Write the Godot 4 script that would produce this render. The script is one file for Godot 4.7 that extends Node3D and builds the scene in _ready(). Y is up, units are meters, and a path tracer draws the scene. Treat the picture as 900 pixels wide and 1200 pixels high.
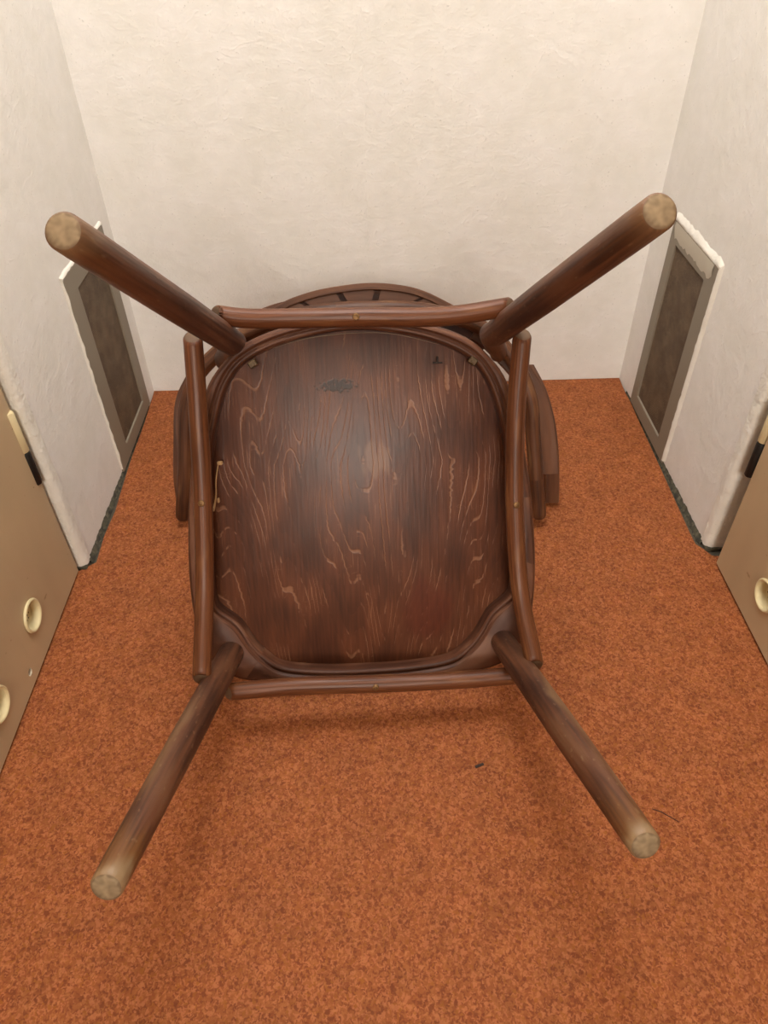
extends Node3D
# An old bentwood armchair tipped forward onto its arms in a narrow whitewashed niche.

const XL := -0.469      # face of the left wall
const XR := 0.532       # face of the right wall
const ZB := -1.356      # face of the far wall
const ZN := 2.30        # wall behind the viewer
const CEIL := 2.45
const ARRIS := -0.842   # where the niche walls end and the doors begin

var wood := {}
var used := {}

func _ready() -> void:
	_camera_and_light()
	_materials()
	_room()
	_doors()
	_vents()
	_chair()
	_small_things()

# ------------------------------------------------------------------ camera, light
func _camera_and_light() -> void:
	var cam := Camera3D.new()
	cam.name = "camera"
	cam.fov = 69.743
	cam.near = 0.02
	cam.transform = Transform3D(Basis(Vector3(0.99949825, -0.01555233, 0.02759311), Vector3(0.03002537, 0.74262398, -0.6690352), Vector3(-0.01008625, 0.66952801, 0.74271833)), Vector3(0, 0.853, 0))
	add_child(cam)
	cam.current = true
	var env := Environment.new()
	env.background_mode = Environment.BG_COLOR
	env.background_color = Color(0.02, 0.018, 0.015)
	env.tonemap_mode = Environment.TONE_MAPPER_LINEAR
	env.tonemap_exposure = 1.46
	env.sdfgi_enabled = true
	env.ssao_enabled = true
	env.ssil_enabled = true
	var we := WorldEnvironment.new()
	we.name = "world_environment"
	we.environment = env
	add_child(we)
	_ceiling_lamp(Vector3(0.03, 2.355, -0.90))
	_wall_lamp(Vector3(0.06, 1.62, ZN))

func _ceiling_lamp(at: Vector3) -> void:
	var t := thing("ceiling_lamp", "round opal glass ceiling lamp above the niche", "lamp", Transform3D(Basis(), at))
	var rim := lathe([Vector2(0.0, 0.094), Vector2(0.315, 0.094), Vector2(0.32, 0.06), Vector2(0.315, 0.045), Vector2(0.0, 0.045)], 40)
	part("mounting_plate", rim, flat_mat(Color(0.8, 0.78, 0.74), 0.5), t)
	var pts := []
	for i in 13:
		var a := PI * 0.5 * i / 12.0
		pts.append(Vector2(0.31 * cos(a), 0.045 - 0.085 * sin(a)))
	var glow := StandardMaterial3D.new()
	glow.albedo_color = Color(0.95, 0.92, 0.85)
	glow.emission_enabled = true
	glow.emission = Color(1.0, 0.93, 0.83)
	glow.emission_energy_multiplier = 0.9
	part("glass_bowl", lathe(pts, 40), glow, t)
	var l := OmniLight3D.new()
	l.name = "lamp_light"
	l.light_color = Color(0.97, 0.985, 1.0)
	l.light_energy = 0.95
	l.light_size = 0.30
	l.omni_range = 8.0
	l.omni_attenuation = 2.0
	l.shadow_enabled = true
	l.position = Vector3(0, -0.36, 0)
	t.add_child(l)

func _wall_lamp(at: Vector3) -> void:
	# the lamp of the passage, on the wall behind the viewer
	var t := thing("wall_lamp", "round opal glass wall lamp in the passage", "lamp", Transform3D(Basis(Vector3(1, 0, 0), Vector3(0, 0, -1), Vector3(0, 1, 0)), at))
	part("mounting_plate", lathe([Vector2(0.0, 0.03), Vector2(0.28, 0.03), Vector2(0.29, 0.02), Vector2(0.29, 0.001), Vector2(0.0, 0.001)], 40), flat_mat(Color(0.8, 0.78, 0.74), 0.5), t)
	var pts := []
	for i in 13:
		var a := PI * 0.5 * i / 12.0
		pts.append(Vector2(0.28 * sin(a), 0.03 + 0.12 * cos(a)))
	var glow := StandardMaterial3D.new()
	glow.albedo_color = Color(0.95, 0.92, 0.85)
	glow.emission_enabled = true
	glow.emission = Color(1.0, 0.93, 0.83)
	glow.emission_energy_multiplier = 0.9
	part("glass_bowl", lathe(pts, 40), glow, t)
	var l := OmniLight3D.new()
	l.name = "wall_lamp_light"
	l.light_color = Color(1.0, 0.98, 0.95)
	l.light_energy = 2.1
	l.light_size = 0.28
	l.omni_range = 8.0
	l.omni_attenuation = 2.0
	l.shadow_enabled = true
	l.position = Vector3(0, 0.46, 0)
	t.add_child(l)

# ------------------------------------------------------------------ naming helpers
func numbered(called: String) -> String:
	if not used.has(called):
		used[called] = 0
		return called
	used[called] += 1
	return "%s_%03d" % [called, used[called]]

func thing(called: String, label: String, category: String, at: Transform3D) -> Node3D:
	var o := Node3D.new()
	o.name = numbered(called)
	o.transform = at
	o.set_meta("label", label)
	o.set_meta("category", category)
	add_child(o, true)
	return o

func part(called: String, mesh: Mesh, m: Material, parent: Node, label := "") -> MeshInstance3D:
	var o := MeshInstance3D.new()
	var nm := called
	var k := 0
	while parent.has_node(NodePath(nm)):
		k += 1
		nm = "%s_%03d" % [called, k]
	o.name = nm
	o.mesh = mesh
	o.material_override = m
	if label != "":
		o.set_meta("label", label)
	parent.add_child(o, true)
	return o

func structure(called: String, mesh: Mesh, m: Material, label: String, category: String) -> MeshInstance3D:
	var o := part(called, mesh, m, self, label)
	o.set_meta("kind", "structure")
	o.set_meta("category", category)
	return o

# ------------------------------------------------------------------ mesh helpers
func begin() -> SurfaceTool:
	var st := SurfaceTool.new()
	st.begin(Mesh.PRIMITIVE_TRIANGLES)
	return st

# corners counter-clockwise seen from outside
func tri(st: SurfaceTool, a: Vector3, b: Vector3, c: Vector3, ua := Vector2(), ub := Vector2(), uc := Vector2()) -> void:
	st.set_uv(ua); st.add_vertex(a)
	st.set_uv(uc); st.add_vertex(c)
	st.set_uv(ub); st.add_vertex(b)

func quad(st: SurfaceTool, a: Vector3, b: Vector3, c: Vector3, d: Vector3, ua := Vector2(), ub := Vector2(), uc := Vector2(), ud := Vector2()) -> void:
	tri(st, a, b, c, ua, ub, uc)
	tri(st, a, c, d, ua, uc, ud)

func done(st: SurfaceTool, tangents := false) -> ArrayMesh:
	st.generate_normals()
	if tangents:
		st.generate_tangents()
	return st.commit()

func box_into(st: SurfaceTool, lo: Vector3, hi: Vector3, bev := 0.0) -> void:
	# a box with chamfered edges; every face flat
	st.set_smooth_group(-1)
	var c := (lo + hi) * 0.5
	var h := (hi - lo) * 0.5
	var b := minf(bev, minf(h.x, minf(h.y, h.z)) * 0.9)
	var axes := [Vector3.RIGHT, Vector3.UP, Vector3.BACK]
	for ax in 3:
		for sg in [-1.0, 1.0]:
			var n: Vector3 = axes[ax] * sg
			var u: Vector3 = axes[(ax + 1) % 3] * sg
			var v: Vector3 = axes[(ax + 2) % 3]
			var hu: float = absf(u.dot(h)) - b
			var hv: float = absf(v.dot(h)) - b
			var o: Vector3 = c + n * absf(n.dot(h))
			quad(st, o - u * hu - v * hv, o + u * hu - v * hv, o + u * hu + v * hv, o - u * hu + v * hv, Vector2(-hu, -hv), Vector2(hu, -hv), Vector2(hu, hv), Vector2(-hu, hv))
	if b <= 0.0:
		return
	for ax in 3:
		var w: Vector3 = axes[ax]
		var u: Vector3 = axes[(ax + 1) % 3]
		var v: Vector3 = axes[(ax + 2) % 3]
		var hw: float = w.dot(h) - b
		for su in [-1.0, 1.0]:
			for sv in [-1.0, 1.0]:
				var p: Vector3 = c + u * su * u.dot(h) + v * sv * (v.dot(h) - b)
				var q: Vector3 = c + u * su * (u.dot(h) - b) + v * sv * v.dot(h)
				var out: Vector3 = u * su + v * sv
				quad_out(st, p - w * hw, q - w * hw, q + w * hw, p + w * hw, out)
	for sx in [-1.0, 1.0]:
		for sy in [-1.0, 1.0]:
			for sz in [-1.0, 1.0]:
				var s := Vector3(sx, sy, sz)
				var a := c + s * (h - Vector3(0, b, b))
				var d := c + s * (h - Vector3(b, 0, b))
				var e := c + s * (h - Vector3(b, b, 0))
				if (d - a).cross(e - a).dot(s) > 0.0:
					tri(st, a, d, e)
				else:
					tri(st, a, e, d)

func quad_out(st: SurfaceTool, a: Vector3, b: Vector3, c: Vector3, d: Vector3, out: Vector3) -> void:
	if (b - a).cross(c - a).dot(out) > 0.0:
		quad(st, a, b, c, d)
	else:
		quad(st, a, d, c, b)

func box_mesh(lo: Vector3, hi: Vector3, bev := 0.0) -> ArrayMesh:
	var st := begin()
	box_into(st, lo, hi, bev)
	return done(st)

# profile of (radius, height), spun about y, listed so that the outside lies on the right hand going down or up consistently (two-sided look)
func lathe(profile: Array, seg: int) -> ArrayMesh:
	var st := begin()
	st.set_smooth_group(-1)
	for i in profile.size() - 1:
		var p: Vector2 = profile[i]
		var q: Vector2 = profile[i + 1]
		for k in seg:
			var a := TAU * k / seg
			var b := TAU * (k + 1) / seg
			var A := Vector3(p.x * cos(a), p.y, p.x * sin(a))
			var B := Vector3(p.x * cos(b), p.y, p.x * sin(b))
			var C := Vector3(q.x * cos(b), q.y, q.x * sin(b))
			var D := Vector3(q.x * cos(a), q.y, q.x * sin(a))
			st.set_smooth_group(i)
			if p.x < 1e-6:
				tri(st, A, C, D)
			elif q.x < 1e-6:
				tri(st, A, B, C)
			else:
				quad(st, A, B, C, D)
	return done(st)

func spline(pts: Array, n: int) -> Array:
	var out := []
	var m := pts.size() - 1
	for i in n + 1:
		var t := float(i) / n * m
		var k := mini(int(t), m - 1)
		var f := t - k
		var p0: Vector3 = pts[maxi(k - 1, 0)]
		var p1: Vector3 = pts[k]
		var p2: Vector3 = pts[k + 1]
		var p3: Vector3 = pts[mini(k + 2, m)]
		if k == 0:
			p0 = p1 * 2.0 - p2
		if k + 2 > m:
			p3 = p2 * 2.0 - p1
		out.append(p1.cubic_interpolate(p2, p0, p3, f))
	return out

# a round rod along pts. radii: Array of Vector2(t, r). ends: 0 open, 1 flat with a broken edge, 2 rounded
func rod(pts: Array, radii: Array, seg := 28, end_a := 1, end_b := 1, ref := Vector3(0, 1, 0), vscale := 1.0, bevel := 0.0) -> ArrayMesh:
	# bevel: how far both ends are cut back on the side of +z, per metre across
	var st := begin()
	var n := pts.size()
	var lens := [0.0]
	for i in range(1, n):
		lens.append(lens[i - 1] + (pts[i] as Vector3).distance_to(pts[i - 1]))
	var total: float = lens[n - 1]
	var rings := []
	var vs := []
	var nrm := ref
	for i in n:
		var p: Vector3 = pts[i]
		var tan: Vector3 = ((pts[mini(i + 1, n - 1)] as Vector3) - (pts[maxi(i - 1, 0)] as Vector3)).normalized()
		nrm = (nrm - tan * nrm.dot(tan)).normalized()
		var bi := tan.cross(nrm)
		var r := ramp(radii, lens[i] / total)
		var add := [[0.0, 1.0]]
		if i == 0 and end_a == 1:
			add = [[0.0, 0.86], [0.0018, 1.0]]
		elif i == 0 and end_a == 2:
			add = [[-r * 0.60, 0.35], [-r * 0.48, 0.62], [-r * 0.25, 0.88], [0.0, 1.0]]
		elif i == n - 1 and end_b == 1:
			add = [[-0.0018, 1.0], [0.0, 0.86]]
		elif i == n - 1 and end_b == 2:
			add = [[0.0, 1.0], [r * 0.25, 0.88], [r * 0.48, 0.62], [r * 0.60, 0.35]]
		for e in add:
			var ring := []
			for k in seg + 1:
				var a := TAU * k / seg
				var off := (nrm * cos(a) + bi * sin(a)) * r * float(e[1])
				if bevel != 0.0 and (i == 0 or i == n - 1):
					off += tan * off.z * (bevel if i == 0 else -bevel)
				ring.append(p + tan * float(e[0]) + off)
			rings.append(ring)
			vs.append((lens[i] + float(e[0])) * vscale)
	st.set_smooth_group(0)
	for i in rings.size() - 1:
		for k in seg:
			var u0 := float(k) / seg
			var u1 := float(k + 1) / seg
			quad(st, rings[i][k], rings[i][k + 1], rings[i + 1][k + 1], rings[i + 1][k], Vector2(u0, vs[i]), Vector2(u1, vs[i]), Vector2(u1, vs[i + 1]), Vector2(u0, vs[i + 1]))
	st.set_smooth_group(1)
	for e in 2:
		if (end_a if e == 0 else end_b) == 0:
			continue
		var ring: Array = rings[0] if e == 0 else rings[rings.size() - 1]
		var v: float = vs[0] if e == 0 else vs[vs.size() - 1]
		var c := Vector3.ZERO
		for k in seg:
			c += ring[k]
		c /= seg
		for k in seg:
			if e == 0:
				tri(st, c, ring[k + 1], ring[k], Vector2(0.5, v), Vector2(0.55, v), Vector2(0.5, v))
			else:
				tri(st, c, ring[k], ring[k + 1], Vector2(0.5, v), Vector2(0.5, v), Vector2(0.55, v))
	return done(st, true)

func ramp(stops: Array, t: float) -> float:
	for i in stops.size() - 1:
		var a: Vector2 = stops[i]
		var b: Vector2 = stops[i + 1]
		if t <= b.x:
			return lerpf(a.y, b.y, clampf((t - a.x) / maxf(b.x - a.x, 1e-6), 0.0, 1.0))
	return (stops[stops.size() - 1] as Vector2).y

# a strip of rectangular section swept along outer points; inner side lies towards the given centre. w goes from top to bottom along z.
func strip(outer: Array, inner: Array, thick: float, bev := 0.0012) -> ArrayMesh:
	var st := begin()
	var n := outer.size()
	var rings := []
	for i in n:
		var o: Vector3 = outer[i]
		var q: Vector3 = inner[i]
		var d := (q - o).normalized()
		var z := Vector3(0, 0, 1)
		rings.append([o + d * bev, q - d * bev, q - z * bev, q - z * (thick - bev), q - d * bev - z * thick, o + d * bev - z * thick, o - z * (thick - bev), o - z * bev])
	var m := 8
	var run := 0.0
	for i in n - 1:
		var step: float = (outer[i] as Vector3).distance_to(outer[i + 1])
		for k in m:
			var k2 := (k + 1) % m
			st.set_smooth_group(k)
			var c: Vector3 = ((outer[i] as Vector3) + (inner[i] as Vector3)) * 0.5 - Vector3(0, 0, thick * 0.5)
			var A: Vector3 = rings[i][k]
			var B: Vector3 = rings[i][k2]
			var C: Vector3 = rings[i + 1][k2]
			var D: Vector3 = rings[i + 1][k]
			var u0 := 0.12 * k
			var uv := [Vector2(u0, run), Vector2(u0 + 0.12, run), Vector2(u0 + 0.12, run + step), Vector2(u0, run + step)]
			if (B - A).cross(D - A).dot((A + B) * 0.5 - c) > 0.0:
				quad(st, A, B, C, D, uv[0], uv[1], uv[2], uv[3])
			else:
				quad(st, A, D, C, B, uv[0], uv[3], uv[2], uv[1])
		run += step
	for e in [0, n - 1]:
		st.set_smooth_group(20 + e)
		var out: Vector3 = (outer[0] as Vector3) - (outer[1] as Vector3) if e == 0 else (outer[n - 1] as Vector3) - (outer[n - 2] as Vector3)
		var g: Array = rings[e]
		for k in range(1, m - 1):
			if ((g[k] as Vector3) - g[0]).cross((g[k + 1] as Vector3) - g[0]).dot(out) > 0.0:
				tri(st, g[0], g[k], g[k + 1])
			else:
				tri(st, g[0], g[k + 1], g[k])
	return done(st, true)

# ------------------------------------------------------------------ textures and materials
func noise(sd: int, freq: float, oct := 3, kind := FastNoiseLite.TYPE_SIMPLEX_SMOOTH) -> FastNoiseLite:
	var n := FastNoiseLite.new()
	n.seed = sd
	n.noise_type = kind
	n.frequency = freq
	n.fractal_octaves = oct
	return n

func flat_mat(c: Color, rough: float, metal := 0.0) -> StandardMaterial3D:
	var m := StandardMaterial3D.new()
	m.albedo_color = c
	m.roughness = rough
	m.metallic = metal
	return m

func tex(im: Image) -> ImageTexture:
	im.generate_mipmaps()
	return ImageTexture.create_from_image(im)

func relief(height: Image, strength: float) -> ImageTexture:
	var n := height.duplicate() as Image
	n.bump_map_to_normal_map(strength)
	return tex(n)

# streaky stained wood: v runs along the grain, one unit = one metre along the rod
func wood_mat(sd: int, base: Color, dark: Color, light: Color, wear: float, rough: float) -> StandardMaterial3D:
	var W := 96
	var H := 512
	var im := Image.create(W, H, false, Image.FORMAT_RGB8)
	var hi := Image.create(W, H, false, Image.FORMAT_RGB8)
	var fine := noise(sd, 0.06, 3)
	var blot := noise(sd + 1, 0.012, 3)
	var scr := noise(sd + 2, 0.05, 2)
	for y in H:
		for x in W:
			var a := TAU * x / W
			var cx := cos(a) * 15.0
			var cy := sin(a) * 15.0
			var g := fine.get_noise_3d(cx * 3.2, cy * 3.2, y * 0.10)
			var b := blot.get_noise_3d(cx * 1.4, cy * 1.4, y * 0.55)
			var c := base.lerp(dark, clampf(0.35 + g * 0.9 - b * 0.6, 0.0, 1.0))
			var s := scr.get_noise_3d(cx * 1.1 + 70.0, cy * 1.1, y * 0.22)
			c = c.lerp(light, wear * smoothstep(0.18, 0.62, s + b * 0.35))
			im.set_pixel(x, y, c)
			var h := 0.5 + g * 0.35 + s * 0.15
			hi.set_pixel(x, y, Color(h, h, h))
	var m := StandardMaterial3D.new()
	m.albedo_texture = tex(im)
	m.roughness = rough
	m.normal_enabled = true
	m.normal_texture = relief(hi, 1.6)
	m.normal_scale = 0.5
	m.metallic_specular = 0.38
	m.uv1_scale = Vector3(1, 2.0, 1)
	return m

# a leg: v 0 at the foot, 1 at the seat. pale worn foot, rubbed streaks
func leg_mat(sd: int, foot: float, rub: float, rub_at: float, rub_from: float, rub_to: float) -> StandardMaterial3D:
	var W := 128
	var H := 512
	var im := Image.create(W, H, false, Image.FORMAT_RGB8)
	var hi := Image.create(W, H, false, Image.FORMAT_RGB8)
	var fine := noise(sd, 0.06, 3)
	var blot := noise(sd + 1, 0.014, 3)
	var spot := noise(sd + 3, 0.11, 2)
	var base := Color(0.385, 0.235, 0.150)
	var dark := Color(0.220, 0.120, 0.076)
	var grey := Color(0.50, 0.375, 0.265)
	var pale := Color(0.545, 0.45, 0.335)
	var ochre := Color(0.50, 0.33, 0.16)
	for y in H:
		var v := float(y) / H
		for x in W:
			var a := TAU * x / W
			var cx := cos(a) * 20.0
			var cy := sin(a) * 20.0
			var g := fine.get_noise_3d(cx * 2.6, cy * 2.6, y * 0.12)
			var b := blot.get_noise_3d(cx * 1.7, cy * 1.7, y * 0.42)
			var c := base.lerp(dark, clampf(0.38 + g * 0.8 - b * 1.1, 0.0, 1.0))
			var da := absf(wrapf(a - rub_at, -PI, PI))
			var inside := smoothstep(rub_from - 0.08, rub_from + 0.05, v) * (1.0 - smoothstep(rub_to - 0.10, rub_to + 0.08, v))
			var k := clampf((1.0 - smoothstep(0.25, 0.95, da + b * 0.9)) * inside, 0.0, 1.0)
			c = c.lerp(grey, clampf(k * rub + smoothstep(0.15, 0.6, b + g * 0.3) * rub * 0.35, 0.0, 0.9))
			var f := 1.0 - smoothstep(0.0, 0.17, v + b * 0.12 + g * 0.03)
			c = c.lerp(ochre, clampf(f * foot * 0.8, 0.0, 1.0))
			var f2 := 1.0 - smoothstep(0.005, 0.05, v + b * 0.05)
			c = c.lerp(pale, clampf(f2 * foot, 0.0, 1.0))
			var s := spot.get_noise_3d(cx * 1.2, cy * 1.2, y * 0.5)
			if s > 0.50:
				c = c.lerp(pale, clampf((s - 0.50) * 2.4, 0.0, 0.45))
			im.set_pixel(x, y, c)
			var h := 0.5 + g * 0.3 + b * 0.3 + s * 0.1
			hi.set_pixel(x, y, Color(h, h, h))
	var m := StandardMaterial3D.new()
	m.albedo_texture = tex(im)
	m.roughness = 0.52
	m.normal_enabled = true
	m.normal_texture = relief(hi, 2.0)
	m.normal_scale = 0.5
	return m

# the plywood seat seen from below: flame-shaped grain, opened and bleached here and there
func seat_mat() -> StandardMaterial3D:
	var N := 896
	var im := Image.create(N, N, false, Image.FORMAT_RGB8)
	var hi := Image.create(N, N, false, Image.FORMAT_RGB8)
	var warp := noise(11, 0.0055, 2)
	var fine := noise(12, 0.05, 3)
	var patch := noise(13, 0.007, 2)
	var jag := noise(14, 0.035, 2)
	var base := Color(0.360, 0.200, 0.122)
	var dark := Color(0.215, 0.108, 0.062)
	var line := Color(0.585, 0.425, 0.325)
	var red := Color(0.36, 0.125, 0.075)
	for y in N:
		var v := float(y) / N            # 0 at the rear edge, 1 at the front edge
		for x in N:
			var u := float(x) / N
			var wx := warp.get_noise_2d(x * 1.3, y * 0.11)
			var wy := warp.get_noise_2d(x * 0.85 + 900.0, y * 0.20)
			# height of a sliced board: a ridge along x = 0.56, contours make the flames
			var du := u - 0.54
			var f := (sqrt(du * du + 0.0022) - 0.047) * 0.66 + du * du * 0.6 + wx * 0.050 + wy * 0.085
			f += absf(v - 0.38) * 0.16 + jag.get_noise_2d(x * 0.25, y * 1.6) * 0.0018
			var n := f * 44.0
			var ph := n - floorf(n)
			var l := smoothstep(0.80, 0.91, ph) * (1.0 - smoothstep(0.95, 1.0, ph))
			var g := fine.get_noise_2d(x * 1.6, y * 0.10)
			var p := patch.get_noise_2d(x, y * 0.6)
			var open := smoothstep(-0.12, 0.35, p + g * 0.55 + (0.30 - absf(v - 0.36)) * 0.7 + 0.05)
			var c := base.lerp(dark, clampf(0.34 + g * 0.32 + (ph - 0.5) * 0.16 - p * 0.5, 0.0, 1.0))
			c = c.lerp(line, clampf(l * open * 0.60, 0.0, 1.0))
			# short pale pores
			var po := fine.get_noise_2d(x * 2.6 + 300.0, y * 0.16)
			c = c.lerp(line, smoothstep(0.34, 0.6, po) * 0.35 * open)
			# bleached scar on the ridge
			var sx := (u - 0.545) / 0.05
			var sy := (v - 0.375) / 0.055
			var sc := 1.0 - smoothstep(0.35, 1.25, sx * sx + sy * sy + jag.get_noise_2d(x * 0.9, y * 0.25) * 1.2)
			c = c.lerp(Color(0.60, 0.50, 0.42), clampf(sc, 0.0, 1.0) * 0.32)
			# dark knot near the rear edge
			var kx := (u - 0.435) / 0.055
			var ky := (v - 0.165) / 0.017
			var kn := 1.0 - smoothstep(0.3, 1.3, kx * kx + ky * ky + jag.get_noise_2d(x * 2.0, y * 2.0) * 1.2)
			c = c.lerp(Color(0.13, 0.085, 0.065), clampf(kn, 0.0, 1.0) * 0.75)
			# reddish stain low on the board
			var rx := (u - 0.70) / 0.10
			var ry := (v - 0.82) / 0.13
			c = c.lerp(red, clampf(1.0 - smoothstep(0.1, 1.0, rx * rx + ry * ry + p), 0.0, 1.0) * 0.30)
			# shallow scratches
			var scx := absf(jag.get_noise_2d(x * 0.35 + y * 0.08, y * 0.5 + 500.0))
			if scx < 0.004 and p > 0.15:
				c = c.lerp(line, 0.35)
			im.set_pixel(x, y, c)
			var h := clampf(0.55 + g * 0.18 - l * open * 0.35 - kn * 0.2, 0.0, 1.0)
			hi.set_pixel(x, y, Color(h, h, h))
	var m := StandardMaterial3D.new()
	m.albedo_texture = tex(im)
	m.roughness = 0.35
	m.metallic_specular = 0.36
	m.normal_enabled = true
	m.normal_texture = relief(hi, 2.2)
	m.normal_scale = 0.35
	return m

func plaster_mat(c: Color, sd: int, strength: float) -> StandardMaterial3D:
	var N := 1024
	var im := Image.create(N, N, false, Image.FORMAT_RGB8)
	var hi := Image.create(N, N, false, Image.FORMAT_RGB8)
	var broad := noise(sd, 0.008, 3)
	var mid := noise(sd + 1, 0.035, 3)
	var grit := noise(sd + 2, 0.16, 2)
	var ridge := noise(sd + 3, 0.010, 2)
	for y in N:
		for x in N:
			var b := broad.get_noise_2d(x, y)
			var md := mid.get_noise_2d(x * 0.8, y)
			var g := grit.get_noise_2d(x, y)
			var r := ridge.get_noise_2d(x * 1.3 + b * 60.0, y * 0.8)
			var rl := 1.0 - smoothstep(0.0, 0.05, absf(r))
			var mask := smoothstep(0.0, 0.35, b)
			var h := 0.5 + b * 0.20 + md * 0.16 + g * 0.07 + rl * 0.10 * mask
			hi.set_pixel(x, y, Color(h, h, h))
			var k := 1.0 + b * 0.02 + md * 0.015
			var cc := Color(c.r * k, c.g * k, c.b * k * (1.0 + b * 0.01))
			if g > 0.60 and md > 0.25:
				cc = cc.darkened(0.10)
			im.set_pixel(x, y, cc)
	var m := StandardMaterial3D.new()
	m.albedo_texture = tex(im)
	m.roughness = 0.85
	m.normal_enabled = true
	m.normal_texture = relief(hi, strength)
	m.normal_scale = 0.8
	m.uv1_triplanar = true
	m.uv1_world_triplanar = true
	m.uv1_scale = Vector3(1.1, 1.1, 1.1)
	return m

func lino_mat() -> StandardMaterial3D:
	var N := 1024
	var im := Image.create(N, N, false, Image.FORMAT_RGB8)
	var cell := noise(31, 0.20, 1, FastNoiseLite.TYPE_CELLULAR)
	cell.cellular_return_type = FastNoiseLite.RETURN_CELL_VALUE
	cell.cellular_jitter = 1.0
	var cell2 := noise(32, 0.27, 1, FastNoiseLite.TYPE_CELLULAR)
	cell2.cellular_return_type = FastNoiseLite.RETURN_CELL_VALUE
	var warp := noise(33, 0.09, 2)
	var broad := noise(34, 0.012, 2)
	for y in N:
		for x in N:
			var wx := warp.get_noise_2d(x, y) * 5.0
			var wy := warp.get_noise_2d(x + 400.0, y) * 5.0
			var a := cell.get_noise_2d(x + wx, (y + wy) * 1.25)
			var b := cell2.get_noise_2d((x - wy) * 1.2, y + wx)
			var br := broad.get_noise_2d(x, y)
			var c := Color(0.522, 0.293, 0.154)
			c = c.lerp(Color(0.574, 0.349, 0.190), clampf(a * 0.9, 0.0, 1.0))
			c = c.lerp(Color(0.456, 0.229, 0.122), clampf(-a * 0.6, 0.0, 1.0))
			if b > 0.50:
				c = c.lerp(Color(0.661, 0.412, 0.270), 0.55)
			elif b < -0.62:
				c = c.lerp(Color(0.374, 0.175, 0.089), 0.55)
			elif b > 0.30 and b < 0.40:
				c = c.lerp(Color(0.522, 0.306, 0.105), 0.6)
			var k := 1.0 + br * 0.06
			im.set_pixel(x, y, Color(c.r * k, c.g * k, c.b * k))
	var m := StandardMaterial3D.new()
	m.albedo_texture = tex(im)
	m.roughness = 0.72
	m.metallic_specular = 0.3
	m.uv1_scale = Vector3(1.65, 1.65, 1.0)
	return m

func _materials() -> void:
	wood.ring = wood_mat(101, Color(0.375, 0.230, 0.160), Color(0.240, 0.135, 0.090), Color(0.50, 0.36, 0.28), 0.55, 0.50)
	wood.rail = wood_mat(111, Color(0.385, 0.245, 0.165), Color(0.275, 0.165, 0.110), Color(0.45, 0.31, 0.21), 0.40, 0.50)
	wood.rod = wood_mat(121, Color(0.400, 0.235, 0.140), Color(0.280, 0.150, 0.085), Color(0.52, 0.35, 0.21), 0.40, 0.40)
	wood.bow = wood_mat(131, Color(0.375, 0.230, 0.145), Color(0.225, 0.130, 0.085), Color(0.47, 0.34, 0.23), 0.55, 0.44)
	wood.seat = seat_mat()
	wood.tip = grain_end_mat()

func grain_end_mat() -> StandardMaterial3D:
	var N := 96
	var im := Image.create(N, N, false, Image.FORMAT_RGB8)
	var a := noise(41, 0.028, 2)
	for y in N:
		for x in N:
			var g := a.get_noise_2d(x, y)
			var d := Vector2(x - 48.0, y - 48.0).length() / 48.0
			var c := Color(0.575, 0.490, 0.375).lerp(Color(0.40, 0.325, 0.235), clampf(0.36 + g * 0.45, 0.0, 1.0))
			c = c.lerp(Color(0.33, 0.235, 0.15), smoothstep(0.80, 1.0, d + g * 0.2) * 0.35)
			im.set_pixel(x, y, c)
	var m := StandardMaterial3D.new()
	m.albedo_texture = tex(im)
	m.roughness = 0.75
	return m

# ------------------------------------------------------------------ the room
func extrude_plan(plan: Array, y0: float, y1: float, smooth_from := -1, smooth_to := -1) -> ArrayMesh:
	# plan: points (x, z); outside is on the side away from the solid
	var st := begin()
	var poly := PackedVector2Array()
	for p in plan:
		poly.append(p)
	var n := plan.size()
	var area := 0.0
	for i in n:
		var p: Vector2 = plan[i]
		var q: Vector2 = plan[(i + 1) % n]
		area += p.x * q.y - q.x * p.y
	for i in n:
		var p: Vector2 = plan[i]
		var q: Vector2 = plan[(i + 1) % n]
		st.set_smooth_group(1 if i >= smooth_from and i < smooth_to else -1)
		var out := Vector3(q.y - p.y, 0, p.x - q.x) * (1.0 if area > 0.0 else -1.0)
		quad_out(st, Vector3(p.x, y0, p.y), Vector3(q.x, y0, q.y), Vector3(q.x, y1, q.y), Vector3(p.x, y1, p.y), out)
	st.set_smooth_group(-1)
	var ids := Geometry2D.triangulate_polygon(poly)
	for k in range(0, ids.size(), 3):
		for top in [true, false]:
			var y := y1 if top else y0
			var a := Vector3(poly[ids[k]].x, y, poly[ids[k]].y)
			var b := Vector3(poly[ids[k + 1]].x, y, poly[ids[k + 1]].y)
			var c := Vector3(poly[ids[k + 2]].x, y, poly[ids[k + 2]].y)
			var out := Vector3.UP if top else Vector3.DOWN
			if (b - a).cross(c - a).dot(out) > 0.0:
				tri(st, a, b, c, Vector2(a.x, a.z), Vector2(b.x, b.z), Vector2(c.x, c.z))
			else:
				tri(st, a, c, b, Vector2(a.x, a.z), Vector2(c.x, c.z), Vector2(b.x, b.z))
	return done(st)

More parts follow.
